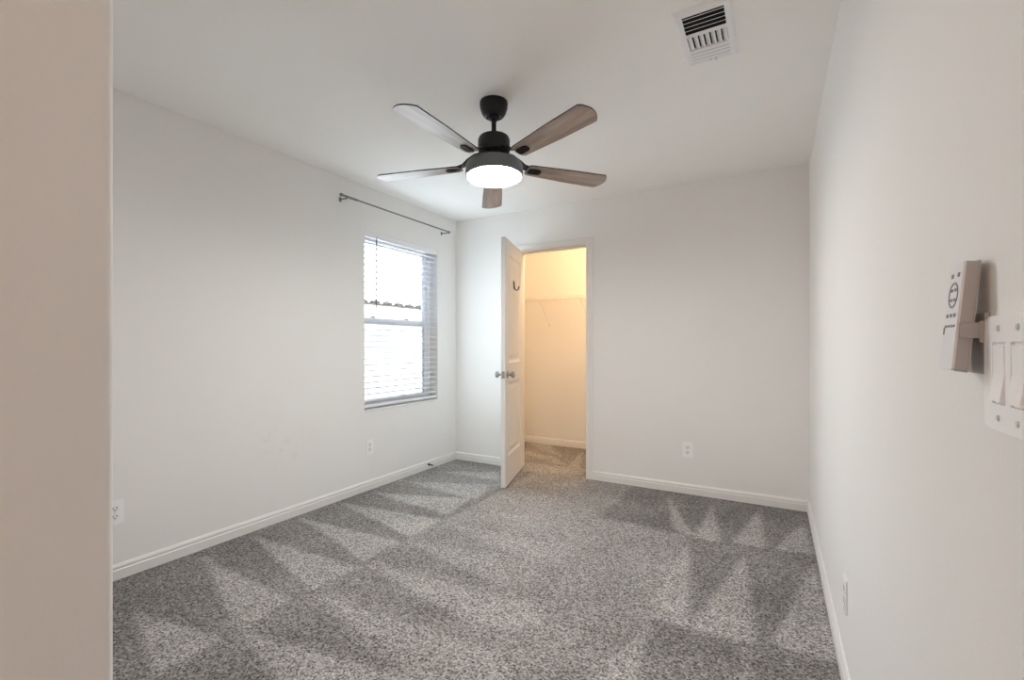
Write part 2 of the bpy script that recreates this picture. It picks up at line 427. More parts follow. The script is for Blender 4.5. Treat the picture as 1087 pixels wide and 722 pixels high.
    idx = np.arange(nx * ny).reshape(ny, nx)
    q = np.stack([idx[:-1, :-1], idx[:-1, 1:], idx[1:, 1:], idx[1:, :-1]], -1).reshape(-1, 4)
    me = bpy.data.meshes.new('floor')
    me.vertices.add(len(co)); me.vertices.foreach_set('co', co.ravel())
    me.loops.add(q.size); me.loops.foreach_set('vertex_index', q.ravel().astype(np.int32))
    me.polygons.add(len(q)); me.polygons.foreach_set('loop_start', np.arange(0, q.size, 4, dtype=np.int32))
    me.update(calc_edges=True)
    a = me.attributes.new('pile', 'FLOAT', 'POINT'); a.data.foreach_set('value', P.ravel().astype(np.float32))
    me.materials.append(M['carpet'])
    o = bpy.data.objects.new('floor', me); C.objects.link(o)
    return tag(o, 'grey speckled wall-to-wall carpet with vacuum tracks', 'floor', kind=S)
build_floor()

# baseboards
BP = [(0, -0.02), (0.0130, -0.02), (0.0130, 0.047), (0.0098, 0.051), (0.0098, 0.0555), (0.0115, 0.059), (0.0105, 0.066), (0.0072, 0.072), (0.0050, 0.0765), (0, 0.0765)]
CAS = 0.060                                                      # width of the door casing
CX0, CX1 = DX0 + 0.018 - 0.005 - CAS, DX1 - 0.018 + 0.005 + CAS  # outer edges of the casing
def base(name, path, label, flip=1):
    bm = bmesh.new(); sweep(bm, path, BP, flip=flip); return tag(obj(name, bm, 'trim'), label, 'baseboard', kind=S)
base('baseboard_left', [(XL, FRONTY, 0), (XL, YB - 0.0131, 0)], 'white baseboard along the left wall under the window')
base('baseboard_back', [(XL, YB, 0), (CX0, YB, 0)], 'short white baseboard on the far wall left of the closet door')
base('baseboard_back_right', [(CX1, YB, 0), (XR - 0.0131, YB, 0)], 'white baseboard on the far wall right of the closet door')
base('baseboard_right', [(XR, YB, 0), (XR, -1.5, 0)], 'white baseboard along the right wall')
base('baseboard_closet', [(XL, CB, 0), (-0.85, CB, 0)], 'white baseboard along the back wall of the closet')
base('baseboard_front', [(HALLX, FRONTY, 0), (XL + 0.0131, FRONTY, 0)], 'white baseboard on the near wall facing the room')

# door frame: lining and casing
JX0, JX1, JZ = DX0 + 0.018, DX1 - 0.018, DZ1 - 0.018             # clear opening
bm = bmesh.new()
pr = [(-0.018, YB - 0.001), (-0.018, YB + OT + 0.001), (0, YB + OT + 0.001), (0, YB + 0.056), (0.010, YB + 0.056), (0.010, YB + 0.040), (0, YB + 0.040), (0, YB - 0.001)]
t = bmesh.new(); rings = []
for (px, pz, sx, sz) in ((JX0, 0.0, 1, 0), (JX0, JZ, 1, -1), (JX1, JZ, -1, -1), (JX1, 0.0, -1, 0)):
    rings.append([t.verts.new((px + sx * a, y, pz + sz * a)) for a, y in pr])
for a, b in zip(rings, rings[1:]):
    for j in range(len(pr)): t.faces.new((a[j], a[(j + 1) % len(pr)], b[(j + 1) % len(pr)], b[j]))
t.faces.new(rings[0]); t.faces.new(rings[-1]); merge(bm, t)
jamb = tag(obj('trim_1', bm, 'trim'), 'white door lining inside the closet doorway', 'door frame', kind=S)
bm = bmesh.new()
cp = [(0.005, 0), (0.005, 0.009), (0.012, 0.012), (0.020, 0.0105), (0.040, 0.013), (0.052, 0.0165), (0.058, 0.0165), (0.065, 0.012), (0.065, 0)]
t = bmesh.new(); rings = []
for (px, pz, sx, sz) in ((JX0, 0.0, -1, 0), (JX0, JZ, -1, 1), (JX1, JZ, 1, 1), (JX1, 0.0, 1, 0)):
    rings.append([t.verts.new((px + sx * a, YB - d, pz + sz * a)) for a, d in cp])
for a, b in zip(rings, rings[1:]):
    for j in range(len(cp)): t.faces.new((a[j], a[(j + 1) % len(cp)], b[(j + 1) % len(cp)], b[j]))
t.faces.new(rings[0]); t.faces.new(rings[-1]); merge(bm, t)
tag(obj('trim_2', bm, 'trim'), 'white moulded casing around the closet doorway', 'door casing', kind=S)
bm = bmesh.new()
prism(bm, rrect(-0.012, 0.012, -0.03, 0.03, 0.006), 0, 0.0015, Matrix.Translation((JX1, YB + 0.020, 0.945)) @ Matrix.Rotation(R(-90), 4, 'Y') @ Matrix.Rotation(R(90), 4, 'Z'))
o = obj('strike_plate', bm, 'nickel', jamb); o['label'] = 'small metal strike plate'

# ------------------------------------------------------------------ window
GX = XL - 0.125                                                   # plane of the window frame
def frame_bm(x0, x1, ya, yb, za, zb, w):
    """rectangular frame ring, welded"""
    return slab_with_holes('x', x0, x1, [ya, ya + w, yb - w, yb], [za, za + w, zb - w, zb], [(1, 1)])
win = obj('window_1', frame_bm(GX - 0.035, GX + 0.03, WY0, WY1, WZ0, WZ1, 0.042), 'vinyl')
tag(win, 'white vinyl single-hung window in the left wall', 'window', kind=S)
ZM = 1.372
us = obj('upper_sash', frame_bm(GX - 0.022, GX, WY0 + 0.042, WY1 - 0.042, ZM - 0.02, WZ1 - 0.042, 0.03), 'vinyl', win)
ls = obj('lower_sash', frame_bm(GX, GX + 0.026, WY0 + 0.042, WY1 - 0.042, WZ0 + 0.042, ZM + 0.025, 0.04), 'vinyl', win)
bm = bmesh.new(); box(bm, GX - 0.013, GX - 0.009, WY0 + 0.07, WY1 - 0.07, ZM + 0.008, WZ1 - 0.07); obj('pane', bm, 'glass', us)
bm = bmesh.new(); box(bm, GX + 0.011, GX + 0.015, WY0 + 0.08, WY1 - 0.08, WZ0 + 0.08, ZM - 0.012); obj('pane', bm, 'glass', ls)
bm = bmesh.new(); box(bm, GX - 0.031, GX - 0.030, WY0 + 0.042, WY1 - 0.042, WZ0 + 0.042, ZM); o = obj('insect_screen', bm, 'screen', win); o['label'] = 'grey insect mesh outside the lower sash'
for y in (2.80, 3.21):
    bm = bmesh.new(); box(bm, GX + 0.002, GX + 0.024, y - 0.026, y + 0.026, ZM + 0.025, ZM + 0.033, 0.003); box(bm, GX + 0.006, GX + 0.016, y - 0.006, y + 0.03, ZM + 0.03, ZM + 0.042, 0.003)
    obj('sash_lock', bm, 'rod', ls)
bm = bmesh.new(); box(bm, XL - 0.095, XL + 0.006, WY0 + 0.001, WY1 - 0.001, WZ0, WZ0 + 0.014, 0.003); obj('window_sill', bm, 'trim', win)

# ------------------------------------------------------------------ blind
BX = XL - 0.034                                                   # centre plane of the slats
blind = thing('window_blind', 'white horizontal slat blind lowered in the window with slats open', 'blind', (BX, (WY0 + WY1) / 2, WZ1))
inv = Matrix.Translation((-BX, -(WY0 + WY1) / 2, -WZ1))
def lobj(name, bm, m, par, root, smooth=False):
    bm.transform(Matrix.Translation(-Vector(root.location))); return obj(name, bm, m, par, smooth)
b0, b1 = WY0 + 0.008, WY1 - 0.008
bm = bmesh.new(); box(bm, BX - 0.028, BX + 0.020, b0, b1, WZ1 - 0.045, WZ1 - 0.002); lobj('headrail', bm, 'vinyl', blind, blind)
bm = bmesh.new()
vp = [(0.0, -0.050), (0.007, -0.050), (0.009, -0.042), (0.006, -0.036), (0.006, -0.014), (0.010, -0.008), (0.010, -0.002), (0.0, -0.002)]
sweep(bm, [(BX + 0.024, b0 - 0.003, WZ1), (BX + 0.024, b1 + 0.003, WZ1)], vp)
lobj('valance', bm, 'slat', blind, blind)
zt, zb_, ns = WZ1 - 0.080, WZ0 + 0.085, 28
bm = bmesh.new()
for k in range(ns):
    z = zt + (zb_ - zt) * k / (ns - 1); t = bmesh.new(); top = []; bot = []
    for j in range(7):
        u = -1 + 2 * j / 6; x = BX + 0.025 * u; zz = z + 0.0022 * (1 - u * u) - 0.0012 * u
        for yy in (b0, b1):
            top.append(t.verts.new((x, yy, zz + 0.0015))); bot.append(t.verts.new((x, yy, zz - 0.0015)))
    for j in range(6):
        t.faces.new((top[2*j], top[2*j+1], top[2*j+3], top[2*j+2])); t.faces.new((bot[2*j], bot[2*j+2], bot[2*j+3], bot[2*j+1]))
        t.faces.new((top[2*j], top[2*j+2], bot[2*j+2], bot[2*j])); t.faces.new((top[2*j+1], bot[2*j+1], bot[2*j+3], top[2*j+3]))
    t.faces.new((top[0], bot[0], bot[1], top[1])); t.faces.new((top[12], top[13], bot[13], bot[12]))
    merge(bm, t)
lobj('slats', bm, 'slat', blind, blind)
bm = bmesh.new(); box(bm, BX - 0.026, BX + 0.026, b0, b1, WZ0 + 0.030, WZ0 + 0.050, 0.004); lobj('bottom_rail', bm, 'slat', blind, blind)
for y in (2.76, 3.07, 3.38):
    for dx in (-0.0265, 0.0265):
        bm = bmesh.new(); tube(bm, [(BX + dx, y, WZ1 - 0.05), (BX + dx, y, WZ0 + 0.04)], 0.0011, 5); lobj('ladder_cord', bm, 'cord', blind, blind)
bm = bmesh.new(); WX = XL + 0.004
tube(bm, [(WX, 2.735, 2.055), (WX, 2.735, 2.03)], 0.0022, 6); tube(bm, [(WX, 2.735, 2.035), (WX, 2.735, 1.475), (WX, 2.735, 1.465)], [0.0045, 0.0045, 0.0055], 8)
o = lobj('tilt_wand', bm, 'wand', blind, blind, True); o['label'] = 'grey tilt wand'

# ------------------------------------------------------------------ curtain rod
rx = XL + 0.075; rz = 2.275
rod = thing('curtain_rod', 'thin dark metal curtain rod mounted above the window', 'curtain rod', (rx, 2.97, rz))
bm = bmesh.new(); tube(bm, [(rx, 2.345, rz), (rx, 3.600, rz + 0.003)], 0.0062, 10); lobj('inner_rod', bm, 'rod', rod, rod, True)
bm = bmesh.new(); tube(bm, [(rx, 2.335, rz), (rx, 2.47, rz)], 0.0092, 12); lobj('outer_tube', bm, 'rod', rod, rod, True)
for y, s in ((2.372, -1), (3.588, 1)):
    bm = bmesh.new(); mt = Matrix.Translation((rx, 2.335 if s < 0 else 3.598, rz)) @ Matrix.Rotation(R(90 * -s), 4, 'X')
    lathe(bm, [(0, -0.004), (0.0095, -0.004), (0.011, 0.004), (0.0135, 0.011), (0.0135, 0.017), (0.009, 0.024), (0, 0.026)], 16, mt); lobj('end_cap', bm, 'rod', rod, rod, True)
    br_bm = bmesh.new()
    tube(br_bm, [(XL + 0.002, y, rz - 0.006), (XL + 0.045, y, rz - 0.010), (rx - 0.004, y, rz - 0.013), (rx + 0.008, y, rz - 0.009), (rx + 0.012, y, rz + 0.002)], 0.0055, 8)
    br = lobj('bracket', br_bm, 'rod', rod, rod, True)
    bm = bmesh.new(); prism(bm, rrect(-0.010, 0.010, -0.018, 0.018, 0.009), 0, 0.004, Matrix.Translation((XL, y, rz - 0.008)) @ Matrix.Rotation(R(90), 4, 'Y') @ Matrix.Rotation(R(90), 4, 'Z'))
    lobj('wall_plate', bm, 'rod', br, rod)

# ------------------------------------------------------------------ closet door
HX, HY = JX0 + 0.004, YB - 0.004                                  # hinge line at the room-side corner of the left jamb
free = Vector((-1.918, 3.196)); hv = free - Vector((HX, HY)); DW = 0.662
ang = math.atan2(hv.y, hv.x)
# local frame: x from hinge to latch, y through the thickness (towards the closet-side face), z up
DZ0, DH, DT = 0.014, 2.030, 0.035
def door_slab():
    bm = bmesh.new()
    px = [0, 0.105, DW - 0.105, DW]; pz = [0, 0.235, 0.845, 1.005, DH - 0.125, DH]
    panels = {(1, 1), (1, 3)}
    V = {}
    def P(x, y, z):
        k = (round(x, 5), round(y, 5), round(z, 5))
        if k not in V: V[k] = bm.verts.new(k)
        return V[k]
    for y, s in ((0.0, 1), (DT, -1)):
        for i in range(3):
            for j in range(5):
                x0, x1, z0, z1 = px[i], px[i + 1], pz[j], pz[j + 1]
                if (i, j) in panels:
                    steps = [(0, 0), (0.010, 0.007), (0.022, 0.0095), (0.034, 0.0085), (0.060, 0.0025)]
                    prev = None
                    for ins, dep in steps:
                        yy = y + s * dep
                        ring = [P(x0 + ins, yy, z0 + ins), P(x1 - ins, yy, z0 + ins), P(x1 - ins, yy, z1 - ins), P(x0 + ins, yy, z1 - ins)]
                        if prev:
                            for k in range(4): bm.faces.new((prev[k], prev[(k + 1) % 4], ring[(k + 1) % 4], ring[k]))
                        prev = ring
                    bm.faces.new(prev)
                else: bm.faces.new((P(x0, y, z0), P(x1, y, z0), P(x1, y, z1), P(x0, y, z1)))
    for i in range(3):
        for z in (0, DH): bm.faces.new((P(px[i], 0, z), P(px[i + 1], 0, z), P(px[i + 1], DT, z), P(px[i], DT, z)))
    for j in range(5):
        for x in (0, DW): bm.faces.new((P(x, 0, pz[j]), P(x, DT, pz[j]), P(x, DT, pz[j + 1]), P(x, 0, pz[j + 1])))
    return bm
door = obj('door_1', door_slab(), 'door', loc=(HX, HY, DZ0)); door.rotation_euler = (0, 0, ang)
tag(door, 'white two-panel closet door standing open into the room', 'door', kind=S)
KZ, KX = 0.912, DW - 0.062
for s, y0 in ((1, DT), (-1, 0.0)):
    mt = Matrix.Translation((KX, y0, KZ)) @ Matrix.Rotation(R(-90 * s), 4, 'X')
    bm = bmesh.new(); lathe(bm, [(0, 0.001), (0.0315, 0.001), (0.0315, 0.004), (0.027, 0.0085), (0.013, 0.011), (0, 0.011)], 28, mt)
    ro = obj('rosette', bm, 'nickel', door, True)
    bm = bmesh.new(); lathe(bm, [(0, 0.011), (0.0105, 0.011), (0.0095, 0.026), (0.014, 0.033), (0.0245, 0.040), (0.0275, 0.049), (0.0265, 0.058), (0.019, 0.064), (0, 0.0655)], 28, mt)
    obj('door_knob', bm, 'nickel', door, True)
bm = bmesh.new(); box(bm, DW, DW + 0.0012, 0.005, 0.030, KZ - 0.029, KZ + 0.029); box(bm, DW, DW + 0.011, 0.011, 0.024, KZ - 0.008, KZ + 0.008, 0.002); obj('latch_plate', bm, 'nickel', door)
for z in (0.20, 1.03, 1.83):
    bm = bmesh.new(); tube(bm, [(-0.003, -0.004, z - 0.045), (-0.003, -0.004, z + 0.045)], 0.0055, 10); box(bm, -0.0012, 0.0, -0.004, DT - 0.006, z - 0.044, z + 0.044); obj('hinge', bm, 'nickel', door)
bm = bmesh.new()                                                  # hook stuck on the upper panel, closet side
hx, hy, hz = 0.365, DT - 0.002, 1.645
prism(bm, rrect(-0.012, 0.012, -0.006, 0.072, 0.008), 0, 0.004, Matrix.Translation((hx, hy - 0.0035, hz)) @ Matrix.Rotation(R(90), 4, 'X') @ Matrix.Scale(-1, 4, (0, 0, 1)))
tube(bm, [(hx, hy + 0.003, hz + 0.062), (hx, hy + 0.006, hz + 0.02), (hx, hy + 0.014, hz - 0.008), (hx, hy + 0.028, hz - 0.016), (hx, hy + 0.042, hz - 0.006), (hx, hy + 0.048, hz + 0.018)], [0.006, 0.006, 0.0058, 0.0058, 0.0055, 0.0062], 10)
o = obj('hook', bm, 'hook', door, True); o['label'] = 'small dark coat hook'

# ------------------------------------------------------------------ closet wire shelf
SY, SZ = CB - 0.305, 1.706                                        # front lip
shelf = thing('wire_shelf', 'white wire closet shelf fixed to the back wall of the closet', 'shelf', (-1.85, CB, SZ))
bm = bmesh.new(); x0, x1 = XL + 0.004, -0.856
for y, z, r in ((CB - 0.012, SZ, 0.0032), (CB - 0.105, SZ - 0.004, 0.0032), (SY, SZ, 0.0042), (SY - 0.002, SZ - 0.030, 0.0040)):
    tube(bm, [(x0, y, z), (x1, y, z)], r, 6)
x = x0 + 0.02
while x < x1 - 0.01:
    tube(bm, [(x, CB - 0.012, SZ + 0.003), (x, SY, SZ + 0.003), (x, SY - 0.004, SZ - 0.004), (x, SY - 0.004, SZ - 0.032)], 0.0017, 4)
    x += 0.0254
lobj('shelf_deck', bm, 'wire', shelf, shelf)
for x in (-2.290, -1.800, -1.31):
    bm = bmesh.new(); tube(bm, [(x, SY - 0.006, SZ - 0.024), (x, SY + 0.010, SZ - 0.026), (x, CB - 0.014, 1.436), (x, CB - 0.006, 1.415), (x, CB - 0.006, 1.385)], 0.0042, 8)
    tube(bm, [(x - 0.009, SY - 0.004, SZ - 0.030), (x + 0.009, SY - 0.004, SZ - 0.030)], 0.006, 8)
    br = lobj('brace', bm, 'wire', shelf, shelf, True)
    bm = bmesh.new(); tube(bm, [(x, CB - 0.0135, 1.402), (x, CB - 0.001, 1.402)], 0.006, 8); lobj('screw', bm, 'screw', br, shelf)
for x in (-2.55, -2.13, -2.02, -1.66):
    bm = bmesh.new(); box(bm, x - 0.007, x + 0.007, CB - 0.018, CB, SZ - 0.012, SZ + 0.010, 0.003); lobj('wall_clip', bm, 'plate', shelf, shelf)

# ------------------------------------------------------------------ ceiling fan
rc = Vector((-1.270, 2.038)); fwd = Vector((-0.4946, 0.8691)); rgt = Vector((0.8691, 0.4946))
cc = rc + fwd * 0.014
fan = thing('ceiling_fan', 'black five-blade ceiling fan with wood-look blades and a lit round light', 'ceiling fan', (cc.x, cc.y, ZC))
bm = bmesh.new(); lathe(bm, [(0, 0), (0.072, 0), (0.0735, -0.004), (0.0735, -0.016), (0.071, -0.034), (0.063, -0.058), (0.052, -0.074), (0.041, -0.080), (0.038, -0.076), (0.022, -0.070), (0, -0.070)], 48)
can = obj('canopy', bm, 'black', fan, True)
bm = bmesh.new(); lathe(bm, [(0, -0.058), (0.018, -0.060), (0.029, -0.070), (0.031, -0.080), (0.026, -0.091), (0.016, -0.098), (0, -0.100)], 32); obj('hanger_ball', bm, 'black', can, True)
# everything below the ball hangs a touch off plumb
nrm = Vector((fwd.x * 0.038 - rgt.x * 0.010, fwd.y * 0.038 - rgt.y * 0.010, 1)).normalized()
TILT = Matrix.Translation((0, 0, -0.08)) @ nrm.rotation_difference(Vector((0, 0, 1))).inverted().to_matrix().to_4x4() @ Matrix.Translation((0, 0, 0.08))
def fobj(name, bm, m, par=fan, smooth=True, mtx=TILT):
    bm.transform(mtx); return obj(name, bm, m, par, smooth)
bm = bmesh.new(); lathe(bm, [(0, -0.085), (0.0125, -0.085), (0.0125, -0.158), (0.021, -0.163), (0.024, -0.172), (0.024, -0.184), (0, -0.184)], 32); fobj('downrod', bm, 'black')
bm = bmesh.new(); lathe(bm, [(0, -0.177), (0.030, -0.178), (0.062, -0.182), (0.078, -0.190), (0.0835, -0.203), (0.0835, -0.256), (0.078, -0.272), (0.064, -0.283), (0.058, -0.322), (0, -0.322)], 56); fobj('motor_housing', bm, 'black')
bm = bmesh.new(); lathe(bm, [(0, -0.318), (0.085, -0.318), (0.112, -0.320), (0.132, -0.324), (0.144, -0.331), (0.149, -0.343), (0.1495, -0.396), (0.1480, -0.399), (0.1435, -0.399), (0.1425, -0.390), (0, -0.386)], 72)
drum = fobj('light_housing', bm, 'drum')
bm = bmesh.new(); lathe(bm, [(0, -0.4090), (0.050, -0.4075), (0.100, -0.4035), (0.133, -0.3985), (0.1418, -0.394), (0.1418, -0.3905), (0, -0.3905)], 64)
o = fobj('light_diffuser', bm, 'lens', drum); o['label'] = 'glowing white round diffuser'
# blade: local x outwards, y counter-clockwise, z up
def blade_bm():
    bm = bmesh.new(); r0, r1 = 0.185, 0.640
    edge = [(r0 + 0.012, -0.046), (r1, -0.066)]
    tip = []
    for k in range(1, 12):
        u = -1 + 2 * k / 12; tip.append((r1 + 0.030 * (1 - u * u) - 0.004 * u, 0.066 * u))
    pts = edge[:1] + [(0.42, -0.060)] + [edge[1]] + tip + [(r1 - 0.006, 0.066), (0.42, 0.060), (r0 + 0.012, 0.046), (r0, 0.034), (r0, -0.034)]
    prism(bm, pts, 0.0, 0.006, mi_cap=0, mi_side=1)
    return bm
def blade_mtx(a):
    return Matrix.Translation((0, 0, -0.334)) @ Matrix.Rotation(a, 4, 'Z') @ Matrix.Rotation(-0.142, 4, 'X')
A0 = R(-92.8)
bl_me = br_me = None
for k in range(5):
    bl = obj('blade', blade_bm(), ('wood', 'edge'), fan) if k == 0 else first_blade.copy()
    if k == 0:
        first_blade = bl
        bm = bmesh.new()                                         # iron: plate under the blade and an arm up to the motor
        hexa = [(0.192, -0.014), (0.202, -0.021), (0.252, -0.021), (0.266, -0.012), (0.266, 0.012), (0.252, 0.021), (0.202, 0.021), (0.192, 0.014)]
        prism(bm, hexa, -0.007, -0.0008)
        for q in (-0.011, 0, 0.011): box(bm, 0.206, 0.254, q - 0.003, q + 0.003, -0.0095, -0.0065, 0.0012)
        t = bmesh.new(); rings = []
        for x, z, w in ((0.060, 0.062, 0.026), (0.100, 0.056, 0.026), (0.140, 0.036, 0.024), (0.170, 0.014, 0.022), (0.200, 0.0075, 0.021), (0.245, 0.0070, 0.020)):
            rings.append([t.verts.new((x, -w, z)), t.verts.new((x, w, z)), t.verts.new((x, w, z + 0.006)), t.verts.new((x, -w, z + 0.006))])
        for a, b in zip(rings, rings[1:]):
            for j in range(4): t.faces.new((a[j], a[(j + 1) % 4], b[(j + 1) % 4], b[j]))
        t.faces.new(rings[0]); t.faces.new(rings[-1]); merge(bm, t)
        first_iron = obj('blade_bracket', bm, 'black', bl)
    else:
        C.objects.link(bl); bl.parent = fan
        ir = first_iron.copy(); C.objects.link(ir); ir.parent = bl
    bl.matrix_local = TILT @ blade_mtx(A0 + k * 2 * PI / 5)

# ------------------------------------------------------------------ ceiling air vent
vx0, vx1, vy0, vy1 = -0.342, -0.131, 1.842, 2.222
vcx, vcy = (vx0 + vx1) / 2, (vy0 + vy1) / 2
vent = thing('air_vent', 'white three-way metal air register on the ceiling', 'air vent', (vcx, vcy, ZC))
W2, L2 = (vx1 - vx0) / 2, (vy1 - vy0) / 2
iw, il = W2 - 0.030, L2 - 0.028
vb = slab_with_holes('z', -0.014, -0.006, [-W2 + 0.012, -iw, iw, W2 - 0.012], [-L2 + 0.012, -il, il, L2 - 0.012], [(1, 1)])
t = bmesh.new(); ra = []                                         # sloping flange
for d, z in ((0.0, 0.0), (0.0, -0.003), (0.012, -0.014), (0.012, -0.006)):
    ra.append([t.verts.new((sx * (W2 - d), sy * (L2 - d), z)) for sx, sy in ((-1, -1), (1, -1), (1, 1), (-1, 1))])
for a, b in zip(ra, ra[1:]):
    for j in range(4): t.faces.new((a[j], a[(j + 1) % 4], b[(j + 1) % 4], b[j]))
merge(vb, t); bmesh.ops.remove_doubles(vb, verts=vb.verts[:], dist=1e-5)
vf = obj('vent_frame', vb, 'vent', vent)
bm = bmesh.new(); box(bm, -iw - 0.005, iw + 0.005, -il - 0.005, il + 0.005, -0.0035, -0.0005); o = obj('duct_opening', bm, 'duct', vent); o['label'] = 'dark duct behind the louvres'
def fins(bm, along, n, p0, p1, q0, q1, lean, wid=0.5, off=0.5, ztop=-0.0050):
    """thin tilted louvres: along 'x' or 'y', n of them spread between p0 and p1, each from q0 to q1"""
    for k in range(n):
        c = p0 + (p1 - p0) * (k + off) / n; h = (p1 - p0) / n * wid
        a = [(c - lean * h, ztop), (c + lean * h, -0.0155)]
        t = bmesh.new(); vs = []
        for (u, z) in (a[0], a[1], (a[1][0] + 0.0014 * lean, a[1][1] + 0.0010), (a[0][0] + 0.0014 * lean, a[0][1] + 0.0010)):
            vs.append([t.verts.new((q, u, z) if along == 'x' else (u, q, z)) for q in (q0, q1)])
        for j in range(4): t.faces.new((vs[j][0], vs[(j + 1) % 4][0], vs[(j + 1) % 4][1], vs[j][1]))
        t.faces.new([v[0] for v in vs]); t.faces.new([v[1] for v in vs][::-1]); merge(bm, t)
s1, s2 = -il + 0.40 * 2 * il, -il + 0.70 * 2 * il
bm = bmesh.new(); fins(bm, 'x', 5, -il, s1 - 0.004, -iw, iw, -1, 0.34, 0.72); obj('near_louvres', bm, 'vent', vent)
bm = bmesh.new(); fins(bm, 'y', 7, -iw, iw, s1 + 0.003, s2 - 0.003, 1, 0.38); obj('middle_louvres', bm, 'vent', vent)
bm = bmesh.new(); fins(bm, 'x', 4, s2 + 0.003, il, -iw, iw, 1, 0.35, 0.45, -0.0125); obj('far_louvres', bm, 'vent', vent)
bm = bmesh.new(); box(bm, -iw, iw, s1 - 0.003, s1 + 0.002, -0.0155, -0.005); obj('divider', bm, 'vent', vf)
bm = bmesh.new(); box(bm, -iw, iw, s2 - 0.002, s2 + 0.003, -0.0155, -0.005); obj('divider', bm, 'vent', vf)
for x, y in ((-0.005, -L2 + 0.026), (-0.005, L2 - 0.026)):
    bm = bmesh.new(); lathe(bm, [(0, -0.0165), (0.003, -0.016), (0.0042, -0.014), (0, -0.014)], 14, Matrix.Translation((x, y, 0))); obj('screw', bm, 'screw', vf)
bm = bmesh.new(); box(bm, 0.016, 0.020, L2 - 0.034, L2 - 0.022, -0.024, -0.012, 0.001); o = obj('damper_lever', bm, 'screw', vent)

# ------------------------------------------------------------------ power outlets: local x across, y out of the wall, z up
def outlet(label, loc, rotz, group='power outlets low on the walls'):
    t = thing('power_outlet', label, 'power outlet', loc, (0, 0, rotz), group)
    bm = bmesh.new(); tb = bmesh.new()
    prism(tb, rrect(-0.036, 0.036, -0.058, 0.058, 0.005), 0, 0.0055); mt = Matrix.Rotation(R(90), 4, 'X') @ Matrix.Scale(-1, 4, (0, 0, 1))
    bmesh.ops.bevel(tb, geom=[e for e in tb.edges if all(v.co.z > 0.005 for v in e.verts)], offset=0.0022, segments=2, affect='EDGES')
    merge(bm, tb, mt); pl = obj('cover_plate', bm, 'plate', t)
    for z in (0.0198, -0.0198):
        bm = bmesh.new(); rp = [(0.0165 * math.cos(R(a)), max(-0.0135, min(0.0135, 0.0165 * math.sin(R(a))))) for a in range(0, 360, 12)]
        prism(bm, rp, 0.0056, 0.0075, mt); bm.transform(Matrix.Translation((0, 0, z))); rcp = obj('receptacle', bm, 'plate2', t)
        bm = bmesh.new(); box(bm, -0.0085, -0.006, 0.0074, 0.0079, z - 0.001, z + 0.008); obj('slot', bm, 'slot', rcp)
        bm = bmesh.new(); box(bm, 0.006, 0.0085, 0.0074, 0.0079, z - 0.0005, z + 0.007); obj('slot', bm, 'slot', rcp)
        bm = bmesh.new(); box(bm, -0.0025, 0.0025, 0.0074, 0.0079, z - 0.010, z - 0.005, 0.0002); obj('slot', bm, 'slot', rcp)
    bm = bmesh.new(); lathe(bm, [(0, 0.0068), (0.0025, 0.0064), (0.0034, 0.0056), (0, 0.0056)], 12, mt); obj('screw', bm, 'screw', pl)
    return t
outlet('white duplex outlet on the far wall right of the closet door', (-0.588, YB, 0.345), R(180))
outlet('white duplex outlet on the left wall below the window', (XL, 2.660, 0.344), R(-90))
outlet('white duplex outlet on the left wall beside the near wall corner, partly hidden', (XL, 1.006, 0.334), R(-90))
outlet('white duplex outlet low on the right wall seen edge-on', (XR, 1.945, 0.308), R(90))

# ------------------------------------------------------------------ light switch plate on the right wall
SWY, SWZ = 0.668, 1.1325
sw = thing('light_switch', 'white double rocker switch plate on the right wall at the frame edge', 'light switch', (XR, SWY, SWZ), (0, 0, R(90)))
mt = Matrix.Rotation(R(90), 4, 'X') @ Matrix.Scale(-1, 4, (0, 0, 1))
tb = slab_with_holes('y', 0.0, 0.0062, [-0.062, -0.0398, -0.0062, 0.0062, 0.0398, 0.062], [-0.0625, -0.0335, 0.0335, 0.0625], [(1, 1), (3, 1)])
es = [e for e in tb.edges if all(v.co.y > 0.006 for v in e.verts) and (all(abs(abs(v.co.x) - 0.062) < 1e-4 for v in e.verts) or all(abs(abs(v.co.z) - 0.0625) < 1e-4 for v in e.verts))]
bmesh.ops.bevel(tb, geom=es, offset=0.003, segments=3, affect='EDGES')
plate = obj('cover_plate', tb, 'plate', sw)
for x in (-0.023, 0.023):
    bm = bmesh.new(); box(bm, x - 0.0166, x + 0.0166, 0.0002, 0.0035, -0.0333, 0.0333); fr = obj('switch_frame', bm, 'plate2', sw)
    # rocker pressed at the top: its lower half stands proud
    pts = [(0.0036, -0.0310), (0.0098, -0.0300), (0.0060, 0.0), (0.0066, 0.0300), (0.0036, 0.0310)]
    bm = bmesh.new(); t = bmesh.new()
    a = [t.verts.new((x - 0.0138, y, z)) for y, z in pts]; b = [t.verts.new((x + 0.0138, y, z)) for y, z in pts]
    t.faces.new(a); t.faces.new(b[::-1])
    for j in range(5): t.faces.new((a[j], a[(j + 1) % 5], b[(j + 1) % 5], b[j]))
    merge(bm, t); obj('rocker', bm, 'plate', fr)
    for z in (-0.0485, 0.0485):
        bm = bmesh.new(); lathe(bm, [(0, 0.0078), (0.0028, 0.0074), (0.0038, 0.0062), (0, 0.0062)], 16, mt); bm.transform(Matrix.Translation((x, 0, z))); sc_o = obj('screw', bm, 'screw', plate)

